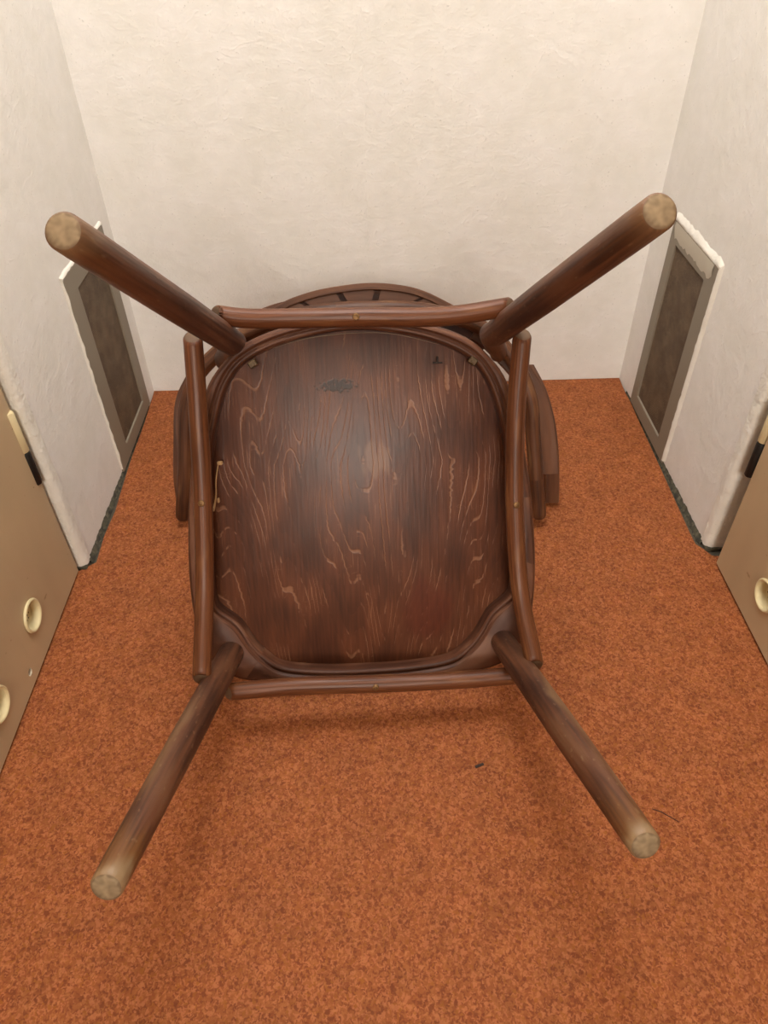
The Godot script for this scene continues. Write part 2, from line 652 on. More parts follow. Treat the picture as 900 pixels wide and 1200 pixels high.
func _room() -> void:
	var plaster := plaster_mat(Color(0.885, 0.872, 0.852), 51, 2.8)
	var plaster_side := plaster_mat(Color(0.870, 0.855, 0.832), 61, 2.6)
	var white := plaster_mat(Color(0.865, 0.850, 0.815), 71, 6.0)
	var oil := flat_mat(Color(0.50, 0.43, 0.33), 0.6)
	# floor: a dark screed with the linoleum laid on it, cut short of the walls
	var rng := RandomNumberGenerator.new()
	rng.seed = 5
	var plan := [Vector2(XL + 0.001, ZB + 0.001)]
	var left_gap := [[-1.30, 0.003], [-1.24, 0.005], [-1.12, 0.006], [-1.03, 0.008], [-0.97, 0.011], [-0.91, 0.008], [-0.865, 0.010], [-0.845, 0.012], [-0.838, 0.002]]
	var right_gap := [[-1.30, 0.004], [-1.26, 0.002], [-1.20, 0.004], [-1.10, 0.007], [-1.00, 0.009], [-0.92, 0.010], [-0.87, 0.011], [-0.845, 0.012], [-0.834, 0.003]]
	for g in left_gap:
		plan.append(Vector2(XL + float(g[1]) + rng.randf_range(-0.0008, 0.0008), g[0]))
	plan.append(Vector2(XL - 0.010, -0.828))
	plan.append(Vector2(XL - 0.045, -0.82))
	plan.append(Vector2(XL - 0.045, ZN))
	plan.append(Vector2(XR + 0.045, ZN))
	plan.append(Vector2(XR + 0.045, -0.81))
	plan.append(Vector2(XR + 0.006, -0.818))
	right_gap.reverse()
	for g in right_gap:
		plan.append(Vector2(XR - float(g[1]) + rng.randf_range(-0.0008, 0.0008), g[0]))
	plan.append(Vector2(XR - 0.001, ZB + 0.001))
	var fl := structure("floor", extrude_plan(plan, -0.004, 0.0), lino_mat(), "orange and brown flecked linoleum floor", "floor")
	part("screed", box_mesh(Vector3(XL - 0.12, -0.12, ZB - 0.12), Vector3(XR + 0.12, -0.004, ZN + 0.1)), flat_mat(Color(0.265, 0.245, 0.20), 0.9), fl, "dark grey strip of bare screed at the wall foot")
	# grime lumps along the wall foot
	var gi := Image.create(128, 128, false, Image.FORMAT_RGB8)
	var gt := noise(83, 0.05, 3)
	for y in 128:
		for x in 128:
			var q := gt.get_noise_2d(x, y)
			gi.set_pixel(x, y, Color(0.31, 0.29, 0.225).lerp(Color(0.17, 0.155, 0.125), clampf(0.4 + q * 1.6, 0.0, 1.0)).lerp(Color(0.50, 0.47, 0.40), smoothstep(0.22, 0.45, gt.get_noise_2d(x + 300.0, y)) * 0.6))
	var gm := flat_mat(Color.WHITE, 0.95)
	gm.albedo_texture = tex(gi)
	gm.uv1_triplanar = true
	gm.uv1_world_triplanar = true
	gm.uv1_scale = Vector3(9, 9, 9)
	var gn := noise(81, 9.0, 3)
	for side in 2:
		var st := begin()
		st.set_smooth_group(0)
		var xw := XL if side == 0 else XR
		var sg := 1.0 if side == 0 else -1.0
		var prev := []
		for i in 97:
			var z := lerpf(-1.30, -0.846, i / 96.0)
			var gr := smoothstep(-1.30, -0.86, z)
			var hh := 0.003 + 0.007 * gr * (0.75 + 0.6 * gn.get_noise_2d(z * 9.0, 3.0 + side * 5.0)) + 0.002 * absf(gn.get_noise_2d(z * 60.0, side))
			var ww := 0.002 + 0.005 * gr * (0.8 + 0.7 * gn.get_noise_2d(z * 14.0, 9.0 + side * 3.0))
			var cur := [Vector3(xw - sg * 0.001, hh, z), Vector3(xw + sg * ww * 0.35, hh * 0.55, z), Vector3(xw + sg * ww, -0.0035, z)]
			if i > 0:
				for k in 2:
					quad_out(st, prev[k], prev[k + 1], cur[k + 1], cur[k], Vector3(sg, 0.7, 0))
			prev = cur
		part("grime", done(st), gm, fl, "dark greenish grime where the linoleum stops short of the wall").set_meta("kind", "stuff")
	# walls of the niche
	structure("wall_back", box_mesh(Vector3(XL - 0.12, -0.12, ZB - 0.12), Vector3(XR + 0.12, CEIL + 0.1, ZB)), plaster, "white plastered end wall behind the chair", "wall")
	structure("wall_left", box_mesh(Vector3(XL - 0.14, -0.004, ZB), Vector3(XL, CEIL, ARRIS - 0.012)), plaster_side, "white plastered niche wall on the left side", "wall")
	structure("wall_right", box_mesh(Vector3(XR, -0.004, ZB), Vector3(XR + 0.14, CEIL, ARRIS - 0.012)), plaster_side, "white plastered niche wall on the right side", "wall")
	# rounded painted corner posts at the ends of the niche walls
	for side in 2:
		var xw := XL if side == 0 else XR
		var sg := -1.0 if side == 0 else 1.0
		var pl := [Vector2(xw + sg * 0.0, ARRIS - 0.012), Vector2(xw - sg * 0.0015, ARRIS - 0.010)]
		for i in 9:
			var a := PI * 0.5 * i / 8.0
			pl.append(Vector2(xw + sg * (0.0085 - 0.010 * cos(a)), ARRIS - 0.001 + 0.012 * sin(a)))
		pl.append(Vector2(xw + sg * 0.14, ARRIS + 0.011))
		pl.append(Vector2(xw + sg * 0.14, ARRIS - 0.012))
		var o := structure("trim_%d" % (side + 1), extrude_plan(pl, 0.004, CEIL, 1, 11), white, "rounded white painted corner post beside the %s door" % ["left", "right"][side], "trim")
		# the dark foot of the post
		part("grime", box_mesh(Vector3(minf(xw - sg * 0.0005, xw + sg * 0.04), -0.004, ARRIS - 0.006), Vector3(maxf(xw - sg * 0.0005, xw + sg * 0.04), 0.006, ARRIS + 0.0125), 0.002), gm, o, "dark dirty foot of the post")
	# the rest of the passage, behind and beside the viewer
	structure("wall_left_rear", box_mesh(Vector3(XL - 0.16, -0.004, ARRIS), Vector3(XL - 0.055, CEIL, ZN)), oil, "beige wall behind the left door leaf", "wall")
	structure("wall_right_rear", box_mesh(Vector3(XR + 0.055, -0.004, ARRIS), Vector3(XR + 0.16, CEIL, ZN)), oil, "beige wall behind the right door leaf", "wall")
	structure("wall_near", box_mesh(Vector3(XL - 0.16, -0.12, ZN), Vector3(XR + 0.16, CEIL + 0.1, ZN + 0.1)), oil, "beige painted wall closing the passage", "wall")
	structure("ceiling", box_mesh(Vector3(XL - 0.16, CEIL, ZB - 0.12), Vector3(XR + 0.16, CEIL + 0.1, ZN + 0.1)), flat_mat(Color(0.86, 0.84, 0.80), 0.9), "white painted ceiling of the passage", "ceiling")

# ------------------------------------------------------------------ doors
func _doors() -> void:
	var N := 512
	var im := Image.create(N, N, false, Image.FORMAT_RGB8)
	var a := noise(91, 0.010, 3)
	var b := noise(92, 0.09, 2)
	for y in N:
		for x in N:
			var k := 1.0 + a.get_noise_2d(x, y * 0.5) * 0.05
			var c := Color(0.700 * k, 0.610 * k, 0.485 * k)
			var s := b.get_noise_2d(x * 0.4, y)
			if s > 0.70 and a.get_noise_2d(x + 200.0, y) > 0.15:
				c = c.lerp(Color(0.42, 0.32, 0.20), 0.5)
			im.set_pixel(x, y, c)
	var paint := StandardMaterial3D.new()
	paint.albedo_texture = tex(im)
	paint.roughness = 0.38
	paint.uv1_triplanar = true
	paint.uv1_world_triplanar = true
	paint.uv1_scale = Vector3(1.6, 1.6, 1.6)
	var cream := flat_mat(Color(0.83, 0.77, 0.60), 0.42)
	var hole := flat_mat(Color(0.10, 0.075, 0.05), 0.9)
	var black := flat_mat(Color(0.055, 0.045, 0.038), 0.5)
	var hinge_cream := flat_mat(Color(0.82, 0.76, 0.60), 0.45)
	var chipped := flat_mat(Color(0.80, 0.75, 0.66), 0.8)
	# [face x, side, far edge z, near edge z, vent centres, hinge (y low, y split, y high, z)]
	var spec := [
		[XL - 0.0095, 1.0, -0.822, 0.02, [Vector2(-0.668, 0.079), Vector2(-0.532, 0.070)], [0.192, 0.248, 0.312, -0.817], [Vector2(-0.611, 0.028)]],
		[XR + 0.0035, -1.0, -0.796, 0.05, [Vector2(-0.664, 0.0775), Vector2(-0.53, 0.072)], [0.176, 0.236, 0.300, -0.806], []],
	]
	for d in 2:
		var s: Array = spec[d]
		var x: float = s[0]
		var sg: float = s[1]
		var z0: float = s[2]
		var z1: float = s[3]
		var root := Node3D.new()
		root.name = "door_%d" % (d + 1)
		root.position = Vector3(x, 0.0, z0)
		root.set_meta("kind", "structure")
		root.set_meta("label", "beige painted door leaf with round vents, on the %s" % ["left", "right"][d])
		root.set_meta("category", "door")
		add_child(root, true)
		var leaf := CSGBox3D.new()
		leaf.name = "leaf"
		leaf.size = Vector3(0.040, 2.0, z1 - z0)
		leaf.position = Vector3(-sg * 0.020, 1.006, (z1 - z0) * 0.5)
		leaf.material = paint
		root.add_child(leaf)
		var cut: Array = (s[4] as Array).map(func(v): return [v, 0.0195])
		cut += (s[6] as Array).map(func(v): return [v, 0.0055])
		for c in cut:
			var cy := CSGCylinder3D.new()
			cy.name = "bore"
			cy.operation = CSGShape3D.OPERATION_SUBTRACTION
			cy.radius = c[1]
			cy.height = 0.03
			cy.sides = 28
			cy.rotation = Vector3(0, 0, PI / 2)
			cy.position = Vector3(sg * 0.020, (c[0] as Vector2).y - 1.006, (c[0] as Vector2).x - z0 - (z1 - z0) * 0.5)
			cy.material = paint if float(c[1]) > 0.01 else chipped
			leaf.add_child(cy, true)
		# round vents: a rolled rim, a tapering cup and a perforated bottom
		for v in s[4]:
			var prof := [Vector2(0.0185, 0.0), Vector2(0.0235, 0.0), Vector2(0.0242, 0.0012), Vector2(0.0238, 0.0030), Vector2(0.0222, 0.0040), Vector2(0.0205, 0.0034), Vector2(0.0190, 0.0015), Vector2(0.0180, -0.004), Vector2(0.0174, -0.0085), Vector2(0.0160, -0.0095), Vector2(0.0, -0.0095)]
			prof.reverse()
			var o := part("round_vent", lathe(prof, 40), cream, root, "cream plastic vent cup")
			o.transform = Transform3D(Basis(Vector3(0, 0, 1), Vector3(sg, 0, 0), Vector3(0, sg, 0)), Vector3(sg * 0.0002, (v as Vector2).y, (v as Vector2).x - z0))
			var st := begin()
			st.set_smooth_group(-1)
			for i in range(-2, 3):
				for j in range(-2, 3):
					if absi(i) == 2 and absi(j) == 2:
						continue
					var c := Vector3(i * 0.0052, -0.0093, j * 0.0052)
					for k in 10:
						var a0 := TAU * k / 10.0
						var a1 := TAU * (k + 1) / 10.0
						tri(st, c, c + Vector3(cos(a1), 0, sin(a1)) * 0.0013, c + Vector3(cos(a0), 0, sin(a0)) * 0.0013)
			part("perforation", done(st), hole, o).set_meta("kind", "stuff")
		# hinge: upper knuckle painted cream, lower one bare and dark
		var h: Array = s[5]
		var zc: float = float(h[3]) - z0
		var xc := -sg * 0.0015
		var hg := part("hinge", rod([Vector3(xc, h[0], zc), Vector3(xc, h[1] - 0.0015, zc)], [Vector2(0, 0.0068), Vector2(1, 0.0068)], 20, 1, 1, Vector3(1, 0, 0)), black, root, "bare dark lower hinge knuckle")
		part("knuckle", rod([Vector3(xc, h[1], zc), Vector3(xc, h[2], zc)], [Vector2(0, 0.0068), Vector2(1, 0.0068)], 20, 1, 1, Vector3(1, 0, 0)), hinge_cream, hg, "cream painted upper hinge knuckle")

# ------------------------------------------------------------------ wall vents
func _vents() -> void:
	var N := 512
	var im := Image.create(N, N, false, Image.FORMAT_RGB8)
	var hi := Image.create(N, N, false, Image.FORMAT_RGB8)
	var a := noise(201, 0.012, 3)
	var b := noise(202, 0.25, 2)
	for y in N:
		for x in N:
			var wv := 0.5 + 0.5 * sin(x * TAU / 6.4) * sin(y * TAU / 6.4)
			var k := a.get_noise_2d(x, y)
			var s := b.get_noise_2d(x, y)
			var c := Color(0.335, 0.262, 0.185).lerp(Color(0.435, 0.350, 0.255), clampf(0.4 + k * 1.0, 0.0, 1.0))
			c = c.darkened(0.22 * wv)
			if s > 0.36 + 0.25 * a.get_noise_2d(x * 2.0 + 99.0, y * 2.0):
				c = c.lerp(Color(0.62, 0.58, 0.50), 0.55)
			im.set_pixel(x, y, c)
			hi.set_pixel(x, y, Color(wv, wv, wv).lerp(Color(0.5 + s, 0.5 + s, 0.5 + s), 0.3))
	var mesh_m := StandardMaterial3D.new()
	mesh_m.albedo_texture = tex(im)
	mesh_m.roughness = 0.7
	mesh_m.metallic = 0.1
	mesh_m.normal_enabled = true
	mesh_m.normal_texture = relief(hi, 2.0)
	var grey := wood_mat(211, Color(0.515, 0.475, 0.415), Color(0.455, 0.415, 0.355), Color(0.62, 0.585, 0.53), 0.35, 0.5)
	var white := plaster_mat(Color(0.86, 0.84, 0.80), 221, 6.0)
	# [wall x, outward sign, z far, z near, y low, y high, margins: far, near, low, high]
	var spec := [
		[XL, 1.0, -1.303, -1.075, 0.004, 0.377, 0.037, 0.048, 0.030, 0.036, "dusty mesh wall vent in grey frame on the left wall, half behind a leg"],
		[XR, -1.0, -1.262, -1.054, 0.004, 0.377, 0.030, 0.041, 0.030, 0.038, "dusty mesh wall vent on the right wall with thick white plaster along its edge"],
	]
	for s in spec:
		var sg: float = s[1]
		var z0: float = s[2]
		var z1: float = s[3]
		var y0: float = s[4]
		var y1: float = s[5]
		var t := thing("wall_vent", s[10], "vent", Transform3D(Basis(), Vector3(s[0], y0, (z0 + z1) * 0.5)))
		var zh := (z1 - z0) * 0.5
		var hh := y1 - y0
		# mitred frame
		var st := begin()
		st.set_smooth_group(-1)
		var zi0: float = -zh + float(s[6])
		var zi1: float = zh - float(s[7])
		var yi0: float = s[8]
		var yi1: float = hh - float(s[9])
		var P := [Vector2(-zh, 0), Vector2(zh, 0), Vector2(zh, hh), Vector2(-zh, hh)]
		var Q := [Vector2(zi0, yi0), Vector2(zi1, yi0), Vector2(zi1, yi1), Vector2(zi0, yi1)]
		var hgt := 0.0045
		var f := func(p: Vector2, x: float) -> Vector3: return Vector3(sg * x, p.y, p.x)
		for i in 4:
			var j := (i + 1) % 4
			var e := 0.0012
			var cen := Vector2(0, hh * 0.5)
			var po: Vector2 = P[i]
			var pj: Vector2 = P[j]
			var qo: Vector2 = Q[i]
			var qj: Vector2 = Q[j]
			var pi2 := po + (qo - po).sign() * e
			var pj2 := pj + (qj - pj).sign() * e
			var qi2 := qo - (qo - po).sign() * e
			var qj2 := qj - (qj - pj).sign() * e
			var outn := Vector3(sg, 0, 0)
			var mid := (po + pj) * 0.5 - cen
			var side := Vector3(0, mid.y, mid.x)
			quad_out(st, f.call(po, -0.001), f.call(pj, -0.001), f.call(pj, hgt - e), f.call(po, hgt - e), side)
			quad_out(st, f.call(po, hgt - e), f.call(pj, hgt - e), f.call(pj2, hgt), f.call(pi2, hgt), outn)
			quad_out(st, f.call(pi2, hgt), f.call(pj2, hgt), f.call(qj2, hgt), f.call(qi2, hgt), outn)
			quad_out(st, f.call(qi2, hgt), f.call(qj2, hgt), f.call(qj, hgt - e), f.call(qo, hgt - e), outn)
			quad_out(st, f.call(qo, hgt - e), f.call(qj, hgt - e), f.call(qj, 0.0008), f.call(qo, 0.0008), -side)
		part("frame", done(st), grey, t, "grey painted flat frame")
		if sg < 0.0:
			var sm := begin()
			sm.set_smooth_group(0)
			var sn := noise(241, 40.0, 2)
			var last := []
			for i in 25:
				var z := lerpf(-zh + 0.012, zh - 0.018, i / 24.0)
				var lowy := yi1 + 0.007 + 0.006 * sn.get_noise_2d(z * 2.0, 1.0) + (0.010 if i == 0 or i == 24 else 0.0)
				var cur := [f.call(Vector2(z, hh - 0.003), hgt + 0.0004), f.call(Vector2(z, (hh + lowy) * 0.5), hgt + 0.0014), f.call(Vector2(z, lowy), hgt - 0.0002)]
				if i > 0:
					for k in 2:
						quad_out(sm, last[k], last[k + 1], cur[k + 1], cur[k], Vector3(sg, 0, 0))
				last = cur
			part("plaster_smear", done(sm), flat_mat(Color(0.70, 0.665, 0.60), 0.85), t, "pale plaster smeared over the top bar")
		# the mesh sheet set back in the frame
		var ms := begin()
		ms.set_smooth_group(-1)
		var A: Vector3 = f.call(Vector2(zi0 - 0.004, yi0 - 0.004), 0.0012)
		var B: Vector3 = f.call(Vector2(zi1 + 0.004, yi0 - 0.004), 0.0012)
		var C: Vector3 = f.call(Vector2(zi1 + 0.004, yi1 + 0.004), 0.0012)
		var D: Vector3 = f.call(Vector2(zi0 - 0.004, yi1 + 0.004), 0.0012)
		if sg > 0.0:
			quad(ms, B, A, D, C, Vector2(0.45, 0.9), Vector2(0, 0.9), Vector2(0, 0), Vector2(0.45, 0))
		else:
			quad(ms, A, B, C, D, Vector2(0.5, 0.95), Vector2(0.95, 0.95), Vector2(0.95, 0.05), Vector2(0.5, 0.05))
		part("mesh_panel", done(ms, true), mesh_m, t, "dusty brown fine mesh")
		# plaster worked up against the frame on the near side and along the top
		var pn := noise(231 if sg > 0.0 else 232, 30.0, 3)
		var pw := 0.0011 if sg > 0.0 else 0.0045
		var ps := begin()
		ps.set_smooth_group(0)
		var path := []
		for i in 40:
			path.append([Vector2(zh, lerpf(0.006, hh, i / 39.0)), Vector2(1, 0)])
		path.append([Vector2(zh, hh), Vector2(0.7, 0.7)])
		for i in 26:
			path.append([Vector2(lerpf(zh, -zh, i / 25.0), hh), Vector2(0, 1)])
		var prev := []
		for i in path.size():
			var p: Vector2 = path[i][0]
			var dr: Vector2 = path[i][1]
			var nz := pn.get_noise_2d(p.x * 3.0, p.y * 3.0)
			var wd := pw * (1.0 + 0.5 * nz) * ((3.0 if sg > 0.0 else 1.6) if dr.y > 0.0 else 1.0)
			var ht := (0.0040 if sg > 0.0 else 0.0052) + 0.0014 * pn.get_noise_2d(p.x * 4.0 + 9.0, p.y * 4.0)
			var cur := [f.call(p - dr * 0.0025, hgt * 0.98), f.call(p - dr * 0.001, ht), f.call(p + dr * wd * 0.45, ht * 0.9), f.call(p + dr * wd, ht * 0.35), f.call(p + dr * wd * 1.5, -0.001)]
			if i > 0:
				for k in 4:
					quad_out(ps, prev[k], prev[k + 1], cur[k + 1], cur[k], Vector3(sg, dr.y * 0.3, dr.x * 0.3))
			prev = cur
		part("plaster_edge", done(ps), white, t, "chipped white plaster edge")

# ------------------------------------------------------------------ the chair
func outline(ctrl: Array, n: int) -> Array:
	# closed smooth curve through ctrl (Vector2), resampled by angle about the centre
	var m := ctrl.size()
	var dense := []
	for k in m:
		var p0: Vector2 = ctrl[(k + m - 1) % m]
		var p1: Vector2 = ctrl[k]
		var p2: Vector2 = ctrl[(k + 1) % m]
		var p3: Vector2 = ctrl[(k + 2) % m]
		for i in 16:
			dense.append(p1.cubic_interpolate(p2, p0, p3, i / 16.0))
	var out := []
	for i in n:
		var a := TAU * i / n
		var dir := Vector2(cos(a), sin(a))
		var best := 0.0
		for k in dense.size():
			var p: Vector2 = dense[k]
			var q: Vector2 = dense[(k + 1) % dense.size()]
			var den := dir.cross(q - p)
			if absf(den) < 1e-12:
				continue
			var t := p.cross(q - p) / den
			var s := p.cross(dir) / den
			if t > 0.0 and s >= -1e-6 and s <= 1.000001:
				best = maxf(best, t)
		out.append(dir * best)
	return out

func mirrored(half: Array) -> Array:
	# half runs from the rear middle down the right side to the front middle
	var out := half.duplicate()
	for i in range(half.size() - 2, 0, -1):
		out.append(Vector2(-(half[i] as Vector2).x, (half[i] as Vector2).y))
	return out

func _chair() -> void:
	# the chair's own axes: x across, y towards its rear, z from the seat towards the feet
	var basis_c := Basis(Vector3(0.99924086, -0.01964999, -0.03363896), Vector3(-0.00003608, 0.86300689, -0.50519215), Vector3(0.03895767, 0.50480985, 0.86235104))
	var t := thing("bentwood_armchair", "old dark brown bentwood armchair tipped over, its four legs and plywood seat bottom showing", "chair", Transform3D(basis_c, Vector3(-0.01832667, 0.23283869, -0.70529198)))
	var n := 160
	# ---- seat ring
	var outer := outline(mirrored([Vector2(0, 0.228), Vector2(0.075, 0.224), Vector2(0.133, 0.2055), Vector2(0.166, 0.179), Vector2(0.188, 0.147), Vector2(0.205, 0.090), Vector2(0.218, 0.019), Vector2(0.225, -0.052), Vector2(0.2265, -0.112), Vector2(0.222, -0.165), Vector2(0.213, -0.195), Vector2(0.190, -0.224), Vector2(0.150, -0.238), Vector2(0.080, -0.243), Vector2(0, -0.245)]), n)
	var inner := outline(mirrored([Vector2(0, 0.216), Vector2(0.075, 0.206), Vector2(0.132, 0.184), Vector2(0.160, 0.155), Vector2(0.177, 0.110), Vector2(0.189, 0.050), Vector2(0.194, -0.010), Vector2(0.1965, -0.070), Vector2(0.1955, -0.126), Vector2(0.184, -0.140), Vector2(0.166, -0.156), Vector2(0.150, -0.184), Vector2(0.134, -0.203), Vector2(0.111, -0.219), Vector2(0.060, -0.2265), Vector2(0, -0.228)]), n)
	var st := begin()
	st.set_smooth_group(0)
	var rings := []
	for i in n:
		var a: Vector2 = inner[i]
		var b: Vector2 = outer[i]
		var d := (b - a).normalized()
		var w := a.distance_to(b)
		var sec := []
		var prof := [[0.0, -0.030], [0.0, -0.010], [0.0012, -0.0045], [0.0035, -0.0022], [0.0060, -0.0032], [0.0075, -0.0052], [0.0088, -0.0046], [0.0102, -0.0012], [0.0125, 0.0]]
		for p in prof:
			var off: float = minf(p[0], w * 0.6)
			sec.append(Vector3(a.x + d.x * off, a.y + d.y * off, p[1]))
		for p in [[0.0055, 0.0], [0.0022, -0.0012], [0.0006, -0.0042], [0.0, -0.010], [0.0, -0.024], [0.0012, -0.030], [0.0045, -0.034]]:
			var off: float = minf(p[0], w * 0.3)
			sec.append(Vector3(b.x - d.x * off, b.y - d.y * off, p[1]))
		sec.append(Vector3(a.x, a.y, -0.0345))
		rings.append(sec)
	var run := 0.0
	var m: int = (rings[0] as Array).size()
	for i in n:
		var j := (i + 1) % n
		var step: float = (outer[i] as Vector2).distance_to(outer[j])
		for k in m:
			var k2 := (k + 1) % m
			var u0 := k * 0.06
			quad(st, rings[i][k], rings[i][k2], rings[j][k2], rings[j][k], Vector2(u0, run), Vector2(u0 + 0.06, run), Vector2(u0 + 0.06, run + step), Vector2(u0, run + step))
		run += step
	part("seat_ring", flip(done(st, true)), wood.ring, t, "bentwood seat ring with a beaded inner edge")
	# ---- seat board: slightly dished, so it bulges towards the feet
	st = begin()
	st.set_smooth_group(0)
	var bz := func(q: Vector2, r: float) -> Vector3: return Vector3(q.x, q.y, -0.0265 + 0.011 * (1.0 - r * r))
	var rr := [0.0, 0.12, 0.25, 0.4, 0.55, 0.7, 0.82, 0.92, 1.0]
	var uvf := func(q: Vector2) -> Vector2: return Vector2((q.x + 0.205) / 0.41, (0.225 - q.y) / 0.46)
	for ri in rr.size() - 1:
		for i in n:
			var j := (i + 1) % n
			var a: Vector2 = (inner[i] as Vector2) * 1.012 * float(rr[ri])
			var b: Vector2 = (inner[j] as Vector2) * 1.012 * float(rr[ri])
			var c: Vector2 = (inner[j] as Vector2) * 1.012 * float(rr[ri + 1])
			var d: Vector2 = (inner[i] as Vector2) * 1.012 * float(rr[ri + 1])
			if ri == 0:
				tri(st, bz.call(a, 0.0), bz.call(d, rr[1]), bz.call(c, rr[1]), uvf.call(a), uvf.call(d), uvf.call(c))
			else:
				quad(st, bz.call(a, rr[ri]), bz.call(d, rr[ri + 1]), bz.call(c, rr[ri + 1]), bz.call(b, rr[ri]), uvf.call(a), uvf.call(d), uvf.call(c), uvf.call(b))
	for i in n:   # the upper side of the board
		var j := (i + 1) % n
		tri(st, Vector3(0, 0, -0.026), Vector3(inner[j].x, inner[j].y, -0.0335), Vector3(inner[i].x, inner[i].y, -0.0335))
	part("seat_board", done(st, true), wood.seat, t, "plywood seat board with bleached flame grain")
	# ---- legs
	var legs := [
		["rear", Vector3(-0.1912, 0.2642, 0.420), Vector3(-0.152, 0.2060, 0.0), 301, 0.35, 0.35, 0.0, 0.15, 0.35],
		["rear", Vector3(0.1940, 0.2693, 0.420), Vector3(0.172, 0.2080, 0.0), 302, 0.30, 0.45, 1.2, 0.0, 0.25],
		["front", Vector3(-0.2128, -0.2090, 0.420), Vector3(-0.1790, -0.1945, 0.0), 303, 0.85, 0.80, -0.5, 0.25, 0.62],
		["front", Vector3(0.2060, -0.2013, 0.420), Vector3(0.1830, -0.1965, 0.0), 304, 0.8, 0.95, 0.9, 0.12, 0.70],
	]
	for g in legs:
		var tip: Vector3 = g[1]
		var base: Vector3 = g[2]
		var total := tip.distance_to(base)
		var pts := [tip, tip.lerp(base, 0.25), tip.lerp(base, 0.5), tip.lerp(base, 0.75), base]
		if g[0] == "rear":
			var s := signf(tip.x)
			pts.append(base + Vector3(s * 0.004, -0.001, -0.045))
			pts.append(Vector3(s * 0.183 + 0.012, 0.197, -0.12))
			pts.append(Vector3(s * 0.205 + 0.012, 0.189, -0.20))
			pts.append(Vector3(s * 0.212 + 0.012, 0.183, -0.236))
			total += 0.245
		else:
			pts.append(base + (base - tip).normalized() * 0.02)
			total += 0.02
		var fine := spline(pts, 44)
		var o := part("leg", rod(fine, [Vector2(0, 0.0129), Vector2(0.05, 0.0136), Vector2(0.35, 0.0158), Vector2(0.62, 0.0165), Vector2(0.78, 0.0150), Vector2(1, 0.0125)] if g[0] == "rear" else [Vector2(0, 0.0130), Vector2(0.06, 0.0137), Vector2(0.45, 0.0160), Vector2(0.85, 0.0168), Vector2(1, 0.0160)], 32, 1, 1, Vector3(0, 1, 0), 1.0 / total), leg_mat(g[3], g[4], g[5], g[6], g[7], g[8]), t, "round tapered %s leg" % g[0])
		# pale worn end grain
		var ax: Vector3 = ((fine[0] as Vector3) - (fine[1] as Vector3)).normalized()
		var cap := lathe([Vector2(0.0, 0.0010), Vector2(0.0085, 0.0007), Vector2(0.0112, -0.0002)], 32)
		var cm := part("foot_end", disc_uv(0.0115), wood.tip, o, "pale worn end grain")
		var x := ax.cross(Vector3(0, 1, 0)).normalized()
		cm.transform = Transform3D(Basis(x, ax, x.cross(ax)), tip)
		cap = null
	# ---- stretchers, one side each, screwed to the outside of the legs
	var bars := [
		["rear", [Vector3(-0.1600, 0.2343, 0.05), Vector3(-0.1146, 0.2290, 0.05), Vector3(-0.0007, 0.2276, 0.052), Vector3(0.1008, 0.2262, 0.052), Vector3(0.1785, 0.2352, 0.052)]],
		["side", [Vector3(-0.1874, 0.2110, 0.05), Vector3(-0.1880, 0.1283, 0.05), Vector3(-0.1904, 0.0191, 0.05), Vector3(-0.1955, -0.0891, 0.058), Vector3(-0.1995, -0.1870, 0.095)]],
		["side", [Vector3(0.1928, 0.2040, 0.05), Vector3(0.1865, 0.1167, 0.05), Vector3(0.1855, 0.0027, 0.05), Vector3(0.1915, -0.1065, 0.058), Vector3(0.2015, -0.1905, 0.095)]],
		["front", [Vector3(-0.1790, -0.2255, 0.05), Vector3(-0.0889, -0.2225, 0.05), Vector3(0.0084, -0.2245, 0.05), Vector3(0.1068, -0.2250, 0.05), Vector3(0.1910, -0.2226, 0.05)]],
	]
	var end_m := flat_mat(Color(0.36, 0.265, 0.185), 0.7)
	var screw_m := flat_mat(Color(0.42, 0.30, 0.17), 0.45, 0.6)
	for b in bars:
		var pts := spline(b[1], 30)
		var o := part("stretcher", rod(pts, [Vector2(0, 0.0110), Vector2(0.08, 0.0111), Vector2(0.5, 0.0113), Vector2(0.92, 0.0111), Vector2(1, 0.0110)], 24, 1, 1, Vector3(0, 1, 0), 1.0, 0.75), wood.rod, t, "round %s stretcher" % b[0])
		for e in [0, 30]:
			var q: Vector3 = pts[e]
			var out: Vector3 = (q - (pts[1 if e == 0 else 29] as Vector3)).normalized()
			var nz := (out + Vector3(0, 0, 0.75)).normalized()
			var sx := Vector3(0, 0, 1).cross(out).normalized()
			var ce := part("cut_end", disc_uv(0.0096), end_m, o, "dull grey-brown cut end")
			ce.transform = Transform3D(Basis(sx, nz, sx.cross(nz) * 1.2), q + nz * 0.0002)
		var mid: Vector3 = (pts[15] as Vector3)
		var sc := part("screw", lathe([Vector2(0.0, 0.0004), Vector2(0.0012, 0.0004), Vector2(0.0016, 0.0013), Vector2(0.0034, 0.0010), Vector2(0.0042, 0.0), Vector2(0.0044, -0.004)].duplicate(), 20), screw_m, o, "small brass-coloured screw")
		sc.transform = Transform3D(Basis(Vector3(1, 0, 0), Vector3(0, 0, 1), Vector3(0, -1, 0)), mid + Vector3(0, 0, 0.0110))
